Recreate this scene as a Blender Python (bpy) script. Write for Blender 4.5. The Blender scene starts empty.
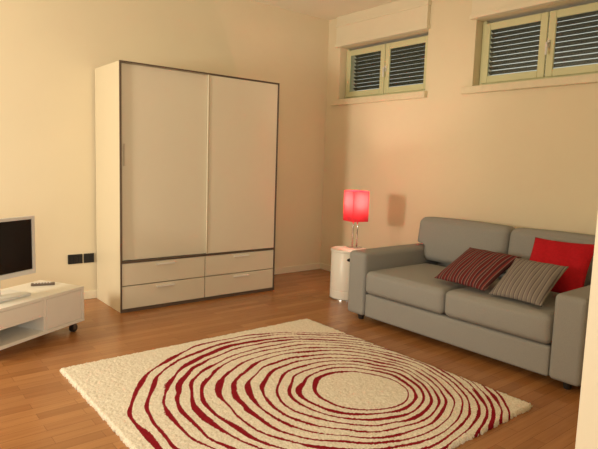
import bpy, bmesh, math, random
from mathutils import Vector, Matrix
random.seed(3)
S=bpy.context.scene
S.view_settings.view_transform='Standard'
H=1.296
WX=4.37; WY=4.93; CZ=2.96

# ---------------------------------------------------------------- materials
def newmat(name):
    m=bpy.data.materials.new(name); m.use_nodes=True
    nt=m.node_tree; b=nt.nodes['Principled BSDF']
    return m,nt,b
def lin(c):
    return tuple(((x/255)/12.92 if x/255<=.04045 else (((x/255)+.055)/1.055)**2.4) for x in c)+(1,)
def simple(name,c,rough=.5,metal=0,noise=0,nscale=30,bump=0,emit=None,es=0,spec=.5,coat=0):
    m,nt,b=newmat(name)
    col=lin(c)
    b.inputs['Base Color'].default_value=col
    b.inputs['Roughness'].default_value=rough
    b.inputs['Metallic'].default_value=metal
    b.inputs['Specular IOR Level'].default_value=spec
    b.inputs['Coat Weight'].default_value=coat
    if noise or bump:
        tc=nt.nodes.new('ShaderNodeTexCoord'); n=nt.nodes.new('ShaderNodeTexNoise')
        n.inputs['Scale'].default_value=nscale; n.inputs['Detail'].default_value=4
        nt.links.new(tc.outputs['Object'],n.inputs['Vector'])
        if noise:
            r=nt.nodes.new('ShaderNodeValToRGB')
            r.color_ramp.elements[0].position=.3; r.color_ramp.elements[1].position=.7
            r.color_ramp.elements[0].color=tuple(v*(1-noise) for v in col[:3])+(1,)
            r.color_ramp.elements[1].color=tuple(min(1,v*(1+noise)) for v in col[:3])+(1,)
            nt.links.new(n.outputs['Fac'],r.inputs['Fac']); nt.links.new(r.outputs['Color'],b.inputs['Base Color'])
        if bump:
            bp=nt.nodes.new('ShaderNodeBump'); bp.inputs['Strength'].default_value=bump; bp.inputs['Distance'].default_value=.01
            nt.links.new(n.outputs['Fac'],bp.inputs['Height']); nt.links.new(bp.outputs['Normal'],b.inputs['Normal'])
    if emit:
        b.inputs['Emission Color'].default_value=lin(emit); b.inputs['Emission Strength'].default_value=es
    return m

M_wall=simple('wall_paint',(237,225,196),.85,noise=.02,nscale=1.5,bump=.03,spec=.2)
M_ceil=simple('ceiling_paint',(246,240,220),.9,noise=.02,nscale=2)
M_trim=simple('trim_paint',(240,231,206),.55,noise=.01,nscale=5)
M_sill=simple('sill_stone',(232,220,190),.5,noise=.04,nscale=20)
M_frame=simple('window_frame_paint',(220,220,178),.45,noise=.02,nscale=8)
M_slat=simple('shutter_slat',(34,44,38),.45,noise=.05,nscale=20)
M_wd=simple('wardrobe_front_lacquer',(231,222,199),.33,noise=.01,nscale=2)
M_wside=simple('wardrobe_carcass',(226,216,190),.5,noise=.01,nscale=2)
M_dark=simple('anthracite_profile',(96,80,68),.45,noise=.05,nscale=10)
M_prof=simple('door_profile_beige',(190,174,146),.4,noise=.02,nscale=10)
M_sofa=simple('sofa_fabric',(154,153,149),.9,noise=.06,nscale=220,bump=.25,spec=.2)
M_black=simple('black_plastic',(22,22,24),.4,noise=.05,nscale=20)
M_legm=simple('dark_leg',(38,32,28),.5,noise=.05,nscale=20)
M_white=simple('white_lacquer',(240,236,226),.35,noise=.01,nscale=3)
M_white2=simple('white_inside',(206,194,170),.5,noise=.01,nscale=3)
M_chrome=simple('chrome',(220,220,220),.15,metal=1,noise=.01)
M_silver=simple('silver_plastic',(228,228,224),.3,noise=.01)
M_screen=simple('tv_screen',(30,22,20),.18,noise=.03,nscale=2)
M_red=simple('red_cushion_fabric',(186,26,38),.85,noise=.08,nscale=60,bump=.2,spec=.2)
M_bulb=simple('bulb_glass',(255,240,220),.3,noise=.01,emit=(255,200,150),es=6)

def stripes(name,axis,stops,freq,rough=.9):
    m,nt,b=newmat(name)
    tc=nt.nodes.new('ShaderNodeTexCoord'); sp=nt.nodes.new('ShaderNodeSeparateXYZ')
    nt.links.new(tc.outputs['Object'],sp.inputs[0])
    mu=nt.nodes.new('ShaderNodeMath'); mu.operation='MULTIPLY'; mu.inputs[1].default_value=freq
    nt.links.new(sp.outputs[axis],mu.inputs[0])
    fr=nt.nodes.new('ShaderNodeMath'); fr.operation='FRACT'; nt.links.new(mu.outputs[0],fr.inputs[0])
    r=nt.nodes.new('ShaderNodeValToRGB'); cr=r.color_ramp; cr.interpolation='CONSTANT'
    while len(cr.elements)<len(stops): cr.elements.new(.5)
    for e,(p,c) in zip(cr.elements,stops): e.position=p; e.color=lin(c)
    nt.links.new(fr.outputs[0],r.inputs['Fac']); nt.links.new(r.outputs['Color'],b.inputs['Base Color'])
    b.inputs['Roughness'].default_value=rough; b.inputs['Specular IOR Level'].default_value=.2
    return m
M_str1=stripes('striped_cushion_fabric','X',[(0,(108,40,42)),(.24,(132,102,94)),(.32,(76,42,46)),(.5,(130,52,52)),(.62,(136,108,98)),(.68,(84,48,50)),(.87,(142,114,102)),(.94,(72,38,44))],13)
M_str2=stripes('pinstriped_cushion_fabric','X',[(0,(132,124,118)),(.55,(100,90,90)),(.75,(152,144,134))],34)

def glassmat():
    m=bpy.data.materials.new('window_glass'); m.use_nodes=True; nt=m.node_tree; nt.nodes.clear()
    o=nt.nodes.new('ShaderNodeOutputMaterial'); t=nt.nodes.new('ShaderNodeBsdfTransparent'); g=nt.nodes.new('ShaderNodeBsdfGlossy')
    g.inputs['Roughness'].default_value=.03; mx=nt.nodes.new('ShaderNodeMixShader'); mx.inputs[0].default_value=.05
    t.inputs[0].default_value=(.9,.97,.95,1)
    nt.links.new(t.outputs[0],mx.inputs[1]); nt.links.new(g.outputs[0],mx.inputs[2]); nt.links.new(mx.outputs[0],o.inputs[0]); return m
M_glass=glassmat()
def shademat():
    m=bpy.data.materials.new('red_shade_fabric'); m.use_nodes=True; nt=m.node_tree; nt.nodes.clear()
    o=nt.nodes.new('ShaderNodeOutputMaterial'); d=nt.nodes.new('ShaderNodeBsdfDiffuse'); t=nt.nodes.new('ShaderNodeBsdfTranslucent')
    tc=nt.nodes.new('ShaderNodeTexCoord'); n=nt.nodes.new('ShaderNodeTexNoise'); n.inputs['Scale'].default_value=80
    for node,c0,c1 in ((d,(186,30,56),(206,46,70)),(t,(240,150,156),(250,170,172))):
        r=nt.nodes.new('ShaderNodeValToRGB'); r.color_ramp.elements[0].color=lin(c0); r.color_ramp.elements[1].color=lin(c1)
        nt.links.new(n.outputs['Fac'],r.inputs['Fac']); nt.links.new(r.outputs[0],node.inputs[0])
    nt.links.new(tc.outputs['Object'],n.inputs['Vector'])
    mx=nt.nodes.new('ShaderNodeMixShader'); mx.inputs[0].default_value=.36
    nt.links.new(d.outputs[0],mx.inputs[1]); nt.links.new(t.outputs[0],mx.inputs[2]); nt.links.new(mx.outputs[0],o.inputs[0]); return m
M_shade=shademat()

def floormat():
    m,nt,b=newmat('oak_parquet')
    tc=nt.nodes.new('ShaderNodeTexCoord')
    br=nt.nodes.new('ShaderNodeTexBrick'); br.offset=.37; br.inputs['Scale'].default_value=1
    br.inputs['Brick Width'].default_value=.55; br.inputs['Row Height'].default_value=.07; br.inputs['Mortar Size'].default_value=.001
    br.inputs['Color1'].default_value=lin((188,132,80)); br.inputs['Color2'].default_value=lin((162,108,60)); br.inputs['Mortar'].default_value=lin((128,82,46))
    nt.links.new(tc.outputs['Object'],br.inputs['Vector'])
    mp=nt.nodes.new('ShaderNodeMapping'); mp.inputs['Scale'].default_value=(2.5,40,1)
    nt.links.new(tc.outputs['Object'],mp.inputs['Vector'])
    n=nt.nodes.new('ShaderNodeTexNoise'); n.inputs['Scale'].default_value=1.5; n.inputs['Detail'].default_value=5
    nt.links.new(mp.outputs[0],n.inputs['Vector'])
    mx=nt.nodes.new('ShaderNodeMix'); mx.data_type='RGBA'; mx.blend_type='MULTIPLY'
    r=nt.nodes.new('ShaderNodeValToRGB'); r.color_ramp.elements[0].position=.3; r.color_ramp.elements[0].color=(.84,.81,.78,1); r.color_ramp.elements[1].position=.7; r.color_ramp.elements[1].color=(1,1,1,1)
    nt.links.new(n.outputs['Fac'],r.inputs['Fac'])
    mx.inputs[0].default_value=1
    nt.links.new(br.outputs['Color'],mx.inputs[6]); nt.links.new(r.outputs[0],mx.inputs[7])
    nt.links.new(mx.outputs[2],b.inputs['Base Color'])
    b.inputs['Roughness'].default_value=.27; b.inputs['Specular IOR Level'].default_value=.55
    return m
M_floor=floormat()

def rugmat():
    m,nt,b=newmat('rug_pile')
    N=nt.nodes; L=nt.links
    def val(x,sock):
        if isinstance(x,(int,float)): sock.default_value=x
        else: L.new(x,sock)
    def ma(op,a,bb=0,c=None):
        n=N.new('ShaderNodeMath'); n.operation=op; val(a,n.inputs[0]); val(bb,n.inputs[1])
        if c is not None: val(c,n.inputs[2])
        return n.outputs[0]
    tc=N.new('ShaderNodeTexCoord')
    nz=N.new('ShaderNodeTexNoise'); nz.inputs['Scale'].default_value=2.4; nz.inputs['Detail'].default_value=1.5
    L.new(tc.outputs['Object'],nz.inputs['Vector'])
    spn=N.new('ShaderNodeSeparateColor'); L.new(nz.outputs['Color'],spn.inputs[0])
    sp=N.new('ShaderNodeSeparateXYZ'); L.new(tc.outputs['Object'],sp.inputs[0])
    wx=ma('MULTIPLY',ma('SUBTRACT',spn.outputs[0],.5),.10); wy=ma('MULTIPLY',ma('SUBTRACT',spn.outputs[1],.5),.10)
    x=ma('ADD',sp.outputs[0],wx); y=ma('ADD',sp.outputs[1],wy)
    qx=ma('SUBTRACT',x,.325); qy=ma('SUBTRACT',y,-.29)
    dx,dy=-.25,.21; r0=.265; D=dx*dx+dy*dy; A=1-D
    qq=ma('ADD',ma('MULTIPLY',qx,qx),ma('MULTIPLY',qy,qy))
    qd=ma('ADD',ma('MULTIPLY',qx,dx),ma('MULTIPLY',qy,dy))
    B=ma('MULTIPLY',ma('ADD',qd,r0),2)
    disc=ma('ADD',ma('MULTIPLY',B,B),ma('MULTIPLY',ma('SUBTRACT',qq,r0*r0),4*A))
    s=ma('DIVIDE',ma('SUBTRACT',ma('SQRT',ma('MAXIMUM',disc,0)),B),2*A)
    cb=N.new('ShaderNodeCombineXYZ'); L.new(sp.outputs[0],cb.inputs[0]); L.new(sp.outputs[1],cb.inputs[1]); L.new(ma('MULTIPLY',s,8),cb.inputs[2])
    nk=N.new('ShaderNodeTexNoise'); nk.inputs['Scale'].default_value=2.3; nk.inputs['Detail'].default_value=1; L.new(cb.outputs[0],nk.inputs['Vector'])
    k=ma('ADD',ma('DIVIDE',s,.0575),ma('MULTIPLY',ma('SUBTRACT',nk.outputs['Fac'],.5),1.0))
    fr=ma('ABSOLUTE',ma('SUBTRACT',ma('FRACT',ma('ADD',k,.5)),.5))
    nw=N.new('ShaderNodeTexNoise'); nw.inputs['Scale'].default_value=4.2; L.new(tc.outputs['Object'],nw.inputs['Vector'])
    w=ma('ADD',ma('MULTIPLY',ma('SUBTRACT',nw.outputs['Fac'],.5),.38),.165)
    w=ma('MAXIMUM',w,.10)
    nf=N.new('ShaderNodeTexNoise'); nf.inputs['Scale'].default_value=120; L.new(tc.outputs['Object'],nf.inputs['Vector'])
    fr2=ma('ADD',fr,ma('MULTIPLY',ma('SUBTRACT',nf.outputs['Fac'],.5),.12))
    line=ma('LESS_THAN',fr2,w)
    line=ma('MULTIPLY',line,ma('GREATER_THAN',k,-.4)); line=ma('MULTIPLY',line,ma('LESS_THAN',k,13.5))
    mx=N.new('ShaderNodeMix'); mx.data_type='RGBA'; L.new(line,mx.inputs[0])
    r=N.new('ShaderNodeValToRGB'); r.color_ramp.elements[0].color=lin((218,207,184)); r.color_ramp.elements[1].color=lin((244,237,220))
    r.color_ramp.elements[0].position=.3; r.color_ramp.elements[1].position=.6
    L.new(nf.outputs['Fac'],r.inputs['Fac'])
    L.new(r.outputs[0],mx.inputs[6]); mx.inputs[7].default_value=lin((142,26,38))
    L.new(mx.outputs[2],b.inputs['Base Color'])
    b.inputs['Roughness'].default_value=1; b.inputs['Specular IOR Level'].default_value=.1
    bp=N.new('ShaderNodeBump'); bp.inputs['Strength'].default_value=.3; bp.inputs['Distance'].default_value=.008
    L.new(nf.outputs['Fac'],bp.inputs['Height']); L.new(bp.outputs['Normal'],b.inputs['Normal'])
    return m
M_rug=rugmat()

# ---------------------------------------------------------------- helpers
def link(o,parent=None):
    S.collection.objects.link(o)
    if parent: o.parent=parent
    return o
def empty(name,loc,label=None,cat=None,rotz=0,kind=None,parent=None):
    e=bpy.data.objects.new(name,None); e.empty_display_size=.1; e.location=loc; e.rotation_euler=(0,0,rotz)
    if label: e['label']=label
    if cat: e['category']=cat
    if kind: e['kind']=kind
    return link(e,parent)
def mk(name,bm,mat,parent=None,loc=(0,0,0),rot=(0,0,0),smooth=False):
    me=bpy.data.meshes.new(name); bm.normal_update(); bm.to_mesh(me); bm.free()
    if smooth:
        for p in me.polygons: p.use_smooth=True
    me.materials.append(mat)
    o=bpy.data.objects.new(name,me); o.location=loc; o.rotation_euler=rot
    return link(o,parent)
def addbox(bm,lo,hi,M=None):
    lo=Vector(lo); hi=Vector(hi); c=(lo+hi)/2; s=hi-lo
    r=bmesh.ops.create_cube(bm,size=1)
    bmesh.ops.scale(bm,vec=s,verts=r['verts']); bmesh.ops.translate(bm,vec=c,verts=r['verts'])
    if M: bmesh.ops.transform(bm,matrix=M,verts=r['verts'])
    return r['verts']
def boxes(name,lst,mat,parent=None,bevel=0,seg=2,origin=None,smooth=False):
    lo=Vector([min(b[0][i] for b in lst) for i in range(3)]); hi=Vector([max(b[1][i] for b in lst) for i in range(3)])
    o=Vector(origin) if origin else (lo+hi)/2
    bm=bmesh.new()
    for a,b in lst: addbox(bm,Vector(a)-o,Vector(b)-o)
    if bevel: bmesh.ops.bevel(bm,geom=bm.edges[:],offset=bevel,segments=seg,affect='EDGES',profile=.5)
    return mk(name,bm,mat,parent,o,smooth=smooth)
def box(name,lo,hi,mat,parent=None,bevel=0,seg=2): return boxes(name,[(lo,hi)],mat,parent,bevel,seg)
def puff(name,lo,hi,mat,parent,r=.04,bul=(0,0,0,0,0,0),cuts=26):
    lo=Vector(lo); hi=Vector(hi); c=(lo+hi)/2; h=(hi-lo)/2
    bm=bmesh.new(); bmesh.ops.create_cube(bm,size=2)
    bmesh.ops.subdivide_edges(bm,edges=bm.edges[:],cuts=cuts,use_grid_fill=True)
    for v in bm.verts:
        u=Vector([math.copysign(1-(1-abs(t))**1.6,t) if abs(t)<1 else t for t in v.co])
        p=Vector((u.x*h.x,u.y*h.y,u.z*h.z))
        q=Vector([max(-(h[i]-r),min(h[i]-r,p[i])) for i in range(3)])
        d=p-q
        if d.length>1e-6: p=q+d.normalized()*r
        for i in range(3):
            j,k=(i+1)%3,(i+2)%3
            f=max(0,1-u[j]**2)*max(0,1-u[k]**2)
            amt=bul[2*i] if u[i]<0 else bul[2*i+1]
            p[i]+=math.copysign(1,u[i])*amt*f*abs(u[i])
        v.co=p
    return mk(name,bm,mat,parent,c,smooth=True)
def cyl(bm,r,z0,z1,cx=0,cy=0,seg=48,r2=None):
    g=bmesh.ops.create_cone(bm,cap_ends=True,segments=seg,radius1=r,radius2=r if r2 is None else r2,depth=z1-z0)
    bmesh.ops.translate(bm,vec=(cx,cy,(z0+z1)/2),verts=g['verts']); return g['verts']
def lathe(name,prof,mat,parent=None,loc=(0,0,0),seg=64):
    bm=bmesh.new(); rings=[]
    for r,z in prof:
        rings.append([bm.verts.new((r*math.cos(2*math.pi*i/seg),r*math.sin(2*math.pi*i/seg),z)) for i in range(seg)])
    for a,b in zip(rings,rings[1:]):
        for i in range(seg): bm.faces.new((a[i],a[(i+1)%seg],b[(i+1)%seg],b[i]))
    if prof[0][0]>0: bm.faces.new(rings[0][::-1])
    if prof[-1][0]>0: bm.faces.new(rings[-1])
    o=mk(name,bm,mat,parent,loc,smooth=True)
    md=o.modifiers.new('es','EDGE_SPLIT'); md.split_angle=math.radians(35)
    return o
def struct(o): o['kind']='structure'; return o

# ---------------------------------------------------------------- room shell
X0=-1.7; Y0=-1.6
struct(box('floor',(X0-.2,Y0,-.1),(WX+.3,WY+.2,0),M_floor))
struct(box('ceiling',(X0-.2,Y0,CZ),(WX+.3,WY+.2,CZ+.1),M_ceil))
struct(box('wall_back',(X0-.2,WY,0),(WX+.3,WY+.2,CZ),M_wall))
W=[(3.47,4.72),(1.69,2.94)]; WZ0=2.03; WZ1=2.62
TH=.3
struct(boxes('wall_right',[((WX,Y0,0),(WX+TH,WY,WZ0)),((WX,Y0,WZ1),(WX+TH,WY,CZ)),
   ((WX,W[0][1],WZ0),(WX+TH,WY,WZ1)),((WX,W[1][1],WZ0),(WX+TH,W[0][0],WZ1)),((WX,Y0,WZ0),(WX+TH,W[1][0],WZ1))],M_wall))
LO=(2.75,4.15); LZ=(.7,2.3)
struct(boxes('wall_left',[((X0-.2,Y0,0),(X0,LO[0],CZ)),((X0-.2,LO[1],0),(X0,WY,CZ)),((X0-.2,LO[0],0),(X0,LO[1],LZ[0])),((X0-.2,LO[0],LZ[1]),(X0,LO[1],CZ))],M_wall))
struct(box('wall_front',(1.55,.50,0),(WX,.625,CZ),M_trim))
struct(box('baseboard_back',(X0,WY-.014,0),(WX,WY,.075),M_trim,bevel=.004))
struct(box('baseboard_right',(WX-.014,.625,0),(WX,WY-.014,.075),M_trim,bevel=.004))

def make_window(n,y0,y1,tilt):
    xf=WX+.10
    e=empty('window_%d'%n,(xf,(y0+y1)/2,WZ0),kind='structure')
    w=(y1-y0)/2; h=WZ1-WZ0; g=.003
    fr=.04
    boxes('window_frame',[((0,-w+g,g),(.06,-w+fr,h-g)),((0,w-fr,g),(.06,w-g,h-g)),((0,-w+fr,g),(.06,w-fr,fr)),((0,-w+fr,h-fr),(.06,w-fr,h-fr))],M_frame,e,bevel=.004)
    for a,b in ((-w+fr-.008,-.004),(.004,w-fr+.008)):
        s=.062
        z0=fr-.008; z1=h-fr+.008
        sash=boxes('sash',[((-.022,a,z0),(-.001,a+s,z1)),((-.022,b-s,z0),(-.001,b,z1)),((-.022,a+s,z0),(-.001,b-s,z0+s)),((-.022,a+s,z1-s),(-.001,b-s,z1))],M_frame,e,bevel=.006,seg=2)
        sc=sash.location
        gl=box('glass',(-.012,a+s,z0+s),(-.008,b-s,z1-s),M_glass)
        gl.parent=sash; gl.location=gl.location-sc
    bm=bmesh.new(); addbox(bm,(-.012,-.012,-.03),(0,.012,.03)); addbox(bm,(-.034,-.008,-.008),(-.012,.008,.008)); addbox(bm,(-.044,-.009,-.09),(-.032,.009,.012))
    bmesh.ops.bevel(bm,geom=bm.edges[:],offset=.003,segments=2,affect='EDGES')
    mk('window_handle',bm,M_silver,e,(-.022,-.02,h*.5))
    bm=bmesh.new(); z=.02
    while z<h-.02:
        M=Matrix.Translation((0,0,z))@Matrix.Rotation(math.radians(tilt),4,'Y')
        addbox(bm,(-.022,-w+.01,-.003),(.022,w-.01,.003),M); z+=.042
    mk('roller_shutter',bm,M_slat,e,(.14,0,0))
    struct(box('trim_%d'%(n*2-1),(WX-.05,y0-.03,WZ0-.065),(WX+.098,y1+.09,WZ0-.001),M_sill,bevel=.006))
    struct(boxes('trim_%d'%(n*2),[((WX-.045,y0-.01,WZ1+.01),(WX-.001,y1+.03,CZ-.001)),((WX-.055,y0-.02,WZ1-.0),(WX-.001,y1+.04,WZ1+.035)),((WX-.055,y0-.02,CZ-.12),(WX-.001,y1+.04,CZ-.09))],M_trim,bevel=.004))
make_window(1,*W[0],38); make_window(2,*W[1],32)

# ---------------------------------------------------------------- wardrobe
wx0,wx1=1.636,3.21; ww=wx1-wx0; wd=.585; wh=2.05
wy=4.315
E=empty('wardrobe',((wx0+wx1)/2,wy+wd/2,0),'tall cream two-door sliding wardrobe with thin dark edging and four drawers','wardrobe')
hw=ww/2; fy=-wd/2
f=.010; fd=.014
boxes('wardrobe_body',[((-hw,fy+fd+.001,0),(-hw+f,wd/2,wh)),((hw-f,fy+fd+.001,0),(hw,wd/2,wh)),((-hw+f,fy+fd+.001,wh-.010),(hw-f,wd/2,wh)),((-hw+f,wd/2-.01,0),(hw-f,wd/2,wh-.010)),((-hw+f,fy+.05,.03),(hw-f,wd/2-.01,.05)),((-hw+f,fy+.06,.41),(hw-f,wd/2-.01,.43))],M_wside,E,bevel=.001)
boxes('wardrobe_frame',[((-hw-.002,fy,0),(-hw+f,fy+fd,wh+.002)),((hw-f,fy,0),(hw+.002,fy+fd,wh+.002)),((-hw+f,fy,wh-.010),(hw-f,fy+fd,wh+.002)),((-hw+f,fy,.418),(hw-f,fy+.049,.434)),((-hw+f,fy+.004,.0),(hw-f,fy+.049,.026))],M_dark,E,bevel=.001)
def door(a,b,y,edge,pm):
    d=box('sliding_door',(a,y,.437),(b,y+.018,wh-.013),M_wd,E,bevel=.002)
    c=d.location
    st=box('door_edge_profile',(edge-.005,y-.006,.437),(edge+.005,y-.0005,wh-.013),pm)
    st.parent=d; st.location=st.location-c
    return d
dl=door(-hw+f+.002,.03,fy+.030,-hw+f+.01,M_prof)
dr=door(.012,hw-f-.002,fy+.007,.018,M_prof)
hd=box('door_handle',(-hw+.035,fy+.021,1.22),(-hw+.048,fy+.0295,1.40),M_white2); hd.parent=dl; hd.location=hd.location-dl.location
for r,(z0,z1) in enumerate(((.029,.220),(.227,.415))):
    for a,b in ((-hw+f+.002,-.004),(.004,hw-f-.002)):
        d=box('drawer',(a,fy+.006,z0),(b,fy+.026,z1),M_wd,E,bevel=.003)
        m=(a+b)/2
        k=box('drawer_handle',(m-.085,fy-.012,z1-.035),(m+.085,fy+.0055,z1-.020),M_white,bevel=.003)
        k.parent=d; k.location=k.location-d.location

# ---------------------------------------------------------------- sofa
sx0,sx1=3.165,4.22; sy0,sy1=1.285,3.215
E=empty('sofa',((sx0+sx1)/2,(sy0+sy1)/2,0),'grey fabric two-seat sofa with square arms against the wall','sofa')
def L(x,y,z): return (x-E.location.x,y-E.location.y,z)
aw=.19
for a in (sy0,sy1-aw):
    puff('armrest',L(sx0,a,.05),L(sx1-.04,a+aw,.575),M_sofa,E,r=.03,bul=(.004,0,.004,.004,0,.008))
ia,ib=sy0+aw+.004,sy1-aw-.004; mid=(ia+ib)/2
puff('sofa_base',L(sx0+.015,ia,.05),L(sx1-.12,ib,.242),M_sofa,E,r=.018,bul=(.004,0,0,0,0,0))
for a,b in ((ia,mid-.002),(mid+.002,ib)):
    puff('seat_cushion',L(sx0-.005,a,.245),L(3.95,b,.435),M_sofa,E,r=.045,bul=(.012,0,0,0,0,.022))
puff('backrest_frame',L(4.13,sy0+.012,.10),L(sx1,sy1-.012,.80),M_sofa,E,r=.035)
for a,b in ((ia-.12,mid-.002),(mid+.002,ib+.12)):
    o=puff('back_cushion',L(3.94,a,.455),L(4.12,b,.835),M_sofa,E,r=.055,bul=(.03,0,0,0,0,.012))
    for v in o.data.vertices:
        t=(v.co.z+.19)/.38
        v.co.x+= .05*(t-.5)
        zz=v.co.z+o.location.z
        yy=v.co.y+o.location.y+E.location.y
        if zz<.605:
            yy=max(ia+.002,min(ib-.002,yy)); v.co.y=yy-o.location.y-E.location.y
for x in (sx0+.08,sx1-.12):
    for y in (sy0+.1,sy1-.1):
        bm=bmesh.new(); cyl(bm,.022,0,.053,seg=24,r2=.028); mk('leg',bm,M_legm,E,L(x,y,0),smooth=False)

# ---------------------------------------------------------------- cushions
def pillow(name,size,thick,mat,label,loc=None,xdir=None,ydir=None,group='cushions on the sofa'):
    n=34; bm=bmesh.new(); top={};bot={}
    sx,sy=size
    for i in range(n+1):
        for j in range(n+1):
            u=-1+2*i/n; v=-1+2*j/n
            f=((1-abs(u)**2.4)*(1-abs(v)**2.4))**.55 if abs(u)<1 and abs(v)<1 else 0
            x=sx/2*u*(1-.06*(1-v*v)*u*u)
            y=sy/2*v*(1-.06*(1-u*u)*v*v)
            wr=.004*math.sin(9*u+4*v)*f
            z=thick/2*f+wr
            top[i,j]=bm.verts.new((x,y,z))
            if i in(0,n) or j in(0,n): bot[i,j]=top[i,j]
            else: bot[i,j]=bm.verts.new((x,y,-thick/2*f*.85+wr))
    for i in range(n):
        for j in range(n):
            bm.faces.new((top[i,j],top[i+1,j],top[i+1,j+1],top[i,j+1]))
            bm.faces.new((bot[i,j],bot[i,j+1],bot[i+1,j+1],bot[i+1,j]))
    o=mk(name,bm,mat,None,(0,0,0),smooth=True)
    X=Vector(xdir).normalized(); Y=Vector(ydir); Y=(Y-X*Y.dot(X)).normalized(); Z=X.cross(Y)
    Mx=Matrix((X,Y,Z)).transposed().to_4x4(); o.matrix_world=Matrix.Translation(loc)@Mx
    o['label']=label; o['category']='cushion'; o['group']=group
    return o
pillow('cushion',(.46,.43),.11,M_str1,'dark red, grey and cream striped cushion reclining on the seat',loc=(3.44,2.175,.580),xdir=(-.12,-1,0),ydir=(.82,-.06,.46))
pillow('cushion',(.37,.38),.10,M_str2,'grey pinstriped cushion between the striped and the red cushion',loc=(3.385,1.755,.572),xdir=(-.02,-1,0.0),ydir=(.72,-.1,.52))
pillow('cushion',(.41,.41),.10,M_red,'plain red square cushion leaning beside the armrest',loc=(3.665,1.705,.650),xdir=(.12,-1,.0),ydir=(.26,.03,.36))

# ---------------------------------------------------------------- rug
rx0,rx1,ry0,ry1=.88,2.81,1.37,3.31
n=260; bm=bmesh.new(); gv={}
hx,hy=(rx1-rx0)/2,(ry1-ry0)/2
for i in range(n+1):
    for j in range(n+1):
        u=-1+2*i/n; v=-1+2*j/n
        e=min(i,j,n-i,n-j)
        z=.024+random.uniform(-.0025,.0025)
        if e==0: z=.012
        x=u*hx; y=v*hy
        x+=random.uniform(-.003,.003); y+=random.uniform(-.003,.003)
        if e==0: x+=random.uniform(-.006,.006); y+=random.uniform(-.006,.006)
        gv[i,j]=bm.verts.new((x,y,z))
for i in range(n):
    for j in range(n): bm.faces.new((gv[i,j],gv[i+1,j],gv[i+1,j+1],gv[i,j+1]))
be=[e for e in bm.edges if e.is_boundary]
r=bmesh.ops.extrude_edge_only(bm,edges=be)
for g in r['geom']:
    if isinstance(g,bmesh.types.BMVert): g.co.z=0.0005; g.co.x*=.998; g.co.y*=.998
bmesh.ops.recalc_face_normals(bm,faces=bm.faces[:])
r=mk('rug',bm,M_rug,None,((rx0+rx1)/2,(ry0+ry1)/2,0),smooth=True)
r['label']='cream shag rug with dark red concentric rings on wooden floor'; r['category']='rug'

# ---------------------------------------------------------------- drum table and lamp
dx_,dy_=3.645,3.70
E=empty('side_table',(dx_,dy_,0),'round white drum side table beside the sofa','side table')
lathe('drum_body',[(.160,.012),(.170,.016),(.170,.085),(.166,.088),(.166,.094),(.170,.097),(.170,.455),(.168,.458)],M_white,E)
lathe('table_top',[(.168,.4585),(.176,.461),(.178,.470),(.176,.480),(.170,.483)],M_white,E)
lathe('table_base',[(.150,.0),(.174,.001),(.174,.011),(.150,.0118)],M_chrome,E)
bm=bmesh.new(); g=bmesh.ops.create_uvsphere(bm,u_segments=24,v_segments=12,radius=1)
bmesh.ops.scale(bm,vec=(.006,.045,.018),verts=bm.verts)
ang=math.radians(235)
mk('handle_hole',bm,M_black,E,(.168*math.cos(ang),.168*math.sin(ang),.40),(0,0,ang),smooth=True)

lx,ly=3.735,3.72; lz=.4835
E=empty('table_lamp',(lx,ly,lz),'switched-on table lamp with red square fabric shade and chrome rods','lamp',rotz=math.radians(-12))
box('lamp_base',(-.06,-.05,0),(.06,.05,.012),M_chrome,E,bevel=.003)
for y in (-.038,.038):
    bm=bmesh.new(); cyl(bm,.007,.0125,.36,seg=20); mk('lamp_rod',bm,M_chrome,E,(0,y,0),smooth=True)
boxes('lamp_crossbar',[((-.005,-.030,.335),(.005,.030,.345)),((-.012,-.012,.345),(.012,.012,.375))],M_chrome,E)
z0,z1=.262,.556; a=.088
bm=bmesh.new()
addbox(bm,(-a,-a,z0),(a,-a+.002,z1)); addbox(bm,(-a,a-.002,z0),(a,a,z1)); addbox(bm,(-a,-a+.002,z0),(-a+.002,a-.002,z1)); addbox(bm,(a-.002,-a+.002,z0),(a,a-.002,z1))
mk('lamp_shade',bm,M_shade,E)
bm=bmesh.new(); bmesh.ops.create_uvsphere(bm,u_segments=20,v_segments=14,radius=.028); mk('light_bulb',bm,M_bulb,E,(0,0,.404),smooth=True)

# ---------------------------------------------------------------- tv bench
th=math.radians(30)
E=empty('tv_bench',(1.25,4.03,0),'low white television bench on casters with drawers and open shelf','tv bench',rotz=th)
Wb=.80; Db=.42; zb,zt=.075,.337
t=.022
xm=-.36
boxes('bench_body',[((-Wb,0,zt-t),(0,Db,zt)),((-Wb,0,zb),(0,Db,zb+t)),((-Wb,0,zb+t),(-Wb+t,Db,zt-t)),((-t,0,zb+t),(0,Db,zt-t)),((xm-t/2,.003,zb+t),(xm+t/2,Db-.01,zt-t)),((-Wb+t,Db-.01,zb+t),(-t,Db,zt-t)),((-Wb+t,.003,.20),(xm-t/2,Db-.01,.215))],M_white,E,bevel=.002)
box('drawer',(-Wb+t+.002,.002,.2155),(xm-t/2-.002,.02,zt-t-.002),M_white,E,bevel=.002)
box('drawer',(xm+t/2+.002,.002,zb+t+.002),(-t-.002,.02,zt-t-.002),M_white,E,bevel=.002)
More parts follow.
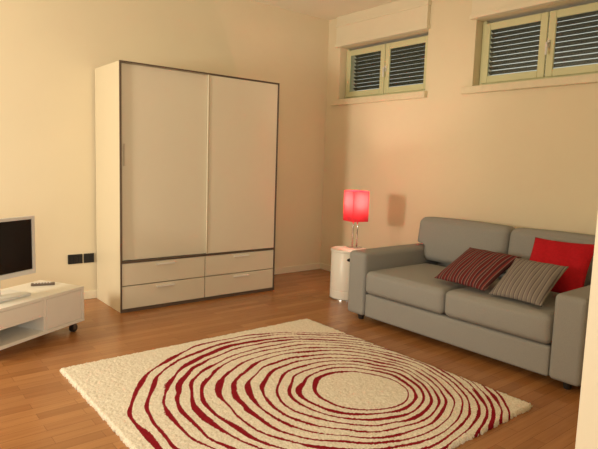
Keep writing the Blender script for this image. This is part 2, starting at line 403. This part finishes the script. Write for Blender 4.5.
for x in (-.06,-.72):
    for y in (.05,Db-.05):
        c=empty('caster',(x,y,0),parent=E)
        bm=bmesh.new(); cyl(bm,.030,-.013,.013,seg=32)
        bmesh.ops.rotate(bm,matrix=Matrix.Rotation(math.pi/2,3,'X'),verts=bm.verts)
        bmesh.ops.translate(bm,vec=(0,0,.030),verts=bm.verts)
        mk('wheel',bm,M_black,c)
        boxes('caster_fork',[((-.012,-.018,.02),(.012,-.0135,.064)),((-.012,.0135,.02),(.012,.018,.064)),((-.02,-.02,.064),(.02,.02,.0745))],M_dark,c)
tv=Vector((1.25,4.03,0))+Vector((math.cos(th),math.sin(th),0))*-.575+Vector((-math.sin(th),math.cos(th),0))*.21
E=empty('television',(tv.x,tv.y,.3375),'flat screen television with pale silver frame on the white bench','television',rotz=th)
w=.32; b=.022; z0,z1=.125,.53
boxes('tv_frame',[((-w,-.02,z0),(-w+b,.015,z1)),((w-b,-.02,z0),(w,.015,z1)),((-w+b,-.02,z0),(w-b,.015,z0+.032)),((-w+b,-.02,z1-b),(w-b,.015,z1)),((-w+b,.0,z0+.032),(w-b,.015,z1-b))],M_silver,E,bevel=.002)
box('tv_screen',(-w+b+.001,-.012,z0+.033),(w-b-.001,-.001,z1-b-.001),M_screen,E)
box('tv_back_housing',(-w+.06,.0155,z0+.04),(w-.06,.05,z1-.06),M_black,E,bevel=.01)
boxes('tv_stand',[((-.05,.0,.018),(.05,.014,z0-.001)),((-.2,-.10,.0),(.2,.10,.018))],M_silver,E,bevel=.004)
rc=Vector((1.25,4.03,0))+Vector((math.cos(th),math.sin(th),0))*-.12+Vector((-math.sin(th),math.cos(th),0))*.27
E=empty('remote_control',(rc.x,rc.y,.3375),'slim grey remote control lying on the white bench','remote control',rotz=th+math.radians(-45))
box('remote_body',(-.08,-.022,0),(.08,.022,.016),M_dark,E,bevel=.005)
bm=bmesh.new()
for i in range(6):
    for j in range(3): addbox(bm,(-.06+i*.02,-.014+j*.011,.0162),(-.05+i*.02,-.008+j*.011,.018))
mk('remote_buttons',bm,M_silver,E)

# ---------------------------------------------------------------- sockets
def socket(x,w,label):
    E=empty('wall_socket',(x,WY-.001,.377),label,'socket')
    box('socket_plate',(-w/2,-.010,-.042),(w/2,0,.042),M_black,E,bevel=.003)
    n=int(round(w/.045))
    for i in range(n):
        cx=-w/2+w*(i+.5)/n
        box('socket_module',(cx-.016,-.014,-.024),(cx+.016,-.0105,.024),M_black,E,bevel=.002)
socket(1.455,.125,'black wall socket plate above the baseboard')
socket(1.575,.09,'small black wall socket plate beside the wardrobe')

# ---------------------------------------------------------------- lights
def area(name,loc,target,sx,sy,energy,col):
    l=bpy.data.lights.new(name,'AREA'); l.shape='RECTANGLE'; l.size=sx; l.size_y=sy; l.energy=energy; l.color=col
    o=bpy.data.objects.new(name,l); o.location=loc
    d=Vector(target)-Vector(loc); o.rotation_euler=d.to_track_quat('-Z','Y').to_euler(); link(o); return o
area('window_daylight',(X0-.05,3.43,1.45),(4,3.5,1.0),.5,.5,76,(1,.89,.70))
area('hall_fill',(-.6,-1.4,1.6),(2.4,3.5,1.6),1.8,1.6,43,(1,.92,.78))  # added soft fill behind the camera, stands for no known window
# soft warm patch of low sun on the wall under and between the windows
sl=bpy.data.lights.new('low_sun_patch','SPOT'); sl.energy=130; sl.color=(1,.85,.58); sl.spot_size=math.radians(20); sl.spot_blend=1; sl.shadow_soft_size=.2
so=bpy.data.objects.new('low_sun_patch',sl); so.location=(-1.5,2.9,1.6)
so.rotation_euler=(Vector((4.37,3.5,1.8))-Vector(so.location)).to_track_quat('-Z','Y').to_euler(); link(so)
p=bpy.data.lights.new('lamp_glow','POINT'); p.energy=15; p.color=(1,.64,.5); p.shadow_soft_size=.03
po=bpy.data.objects.new('lamp_glow',p); po.location=(lx,ly,lz+.46); link(po)
w=bpy.data.worlds.new('world'); S.world=w; w.use_nodes=True
bg=w.node_tree.nodes['Background']; bg.inputs[0].default_value=(1,.96,.88,1); bg.inputs[1].default_value=.7

# ---------------------------------------------------------------- camera
cam=bpy.data.cameras.new('camera'); cam.sensor_width=36; cam.sensor_fit='HORIZONTAL'; cam.lens=541/598*36; cam.clip_start=.05
co=bpy.data.objects.new('camera',cam)
R=Vector((.7776,-.6280,.0322)).normalized(); F=Vector((.6270,.7705,-.1142)); F=(F-R*F.dot(R)).normalized(); U=R.cross(F)
Mx=Matrix((R,U,-F)).transposed().to_4x4(); co.matrix_world=Matrix.Translation((0,0,H))@Mx
link(co); S.camera=co
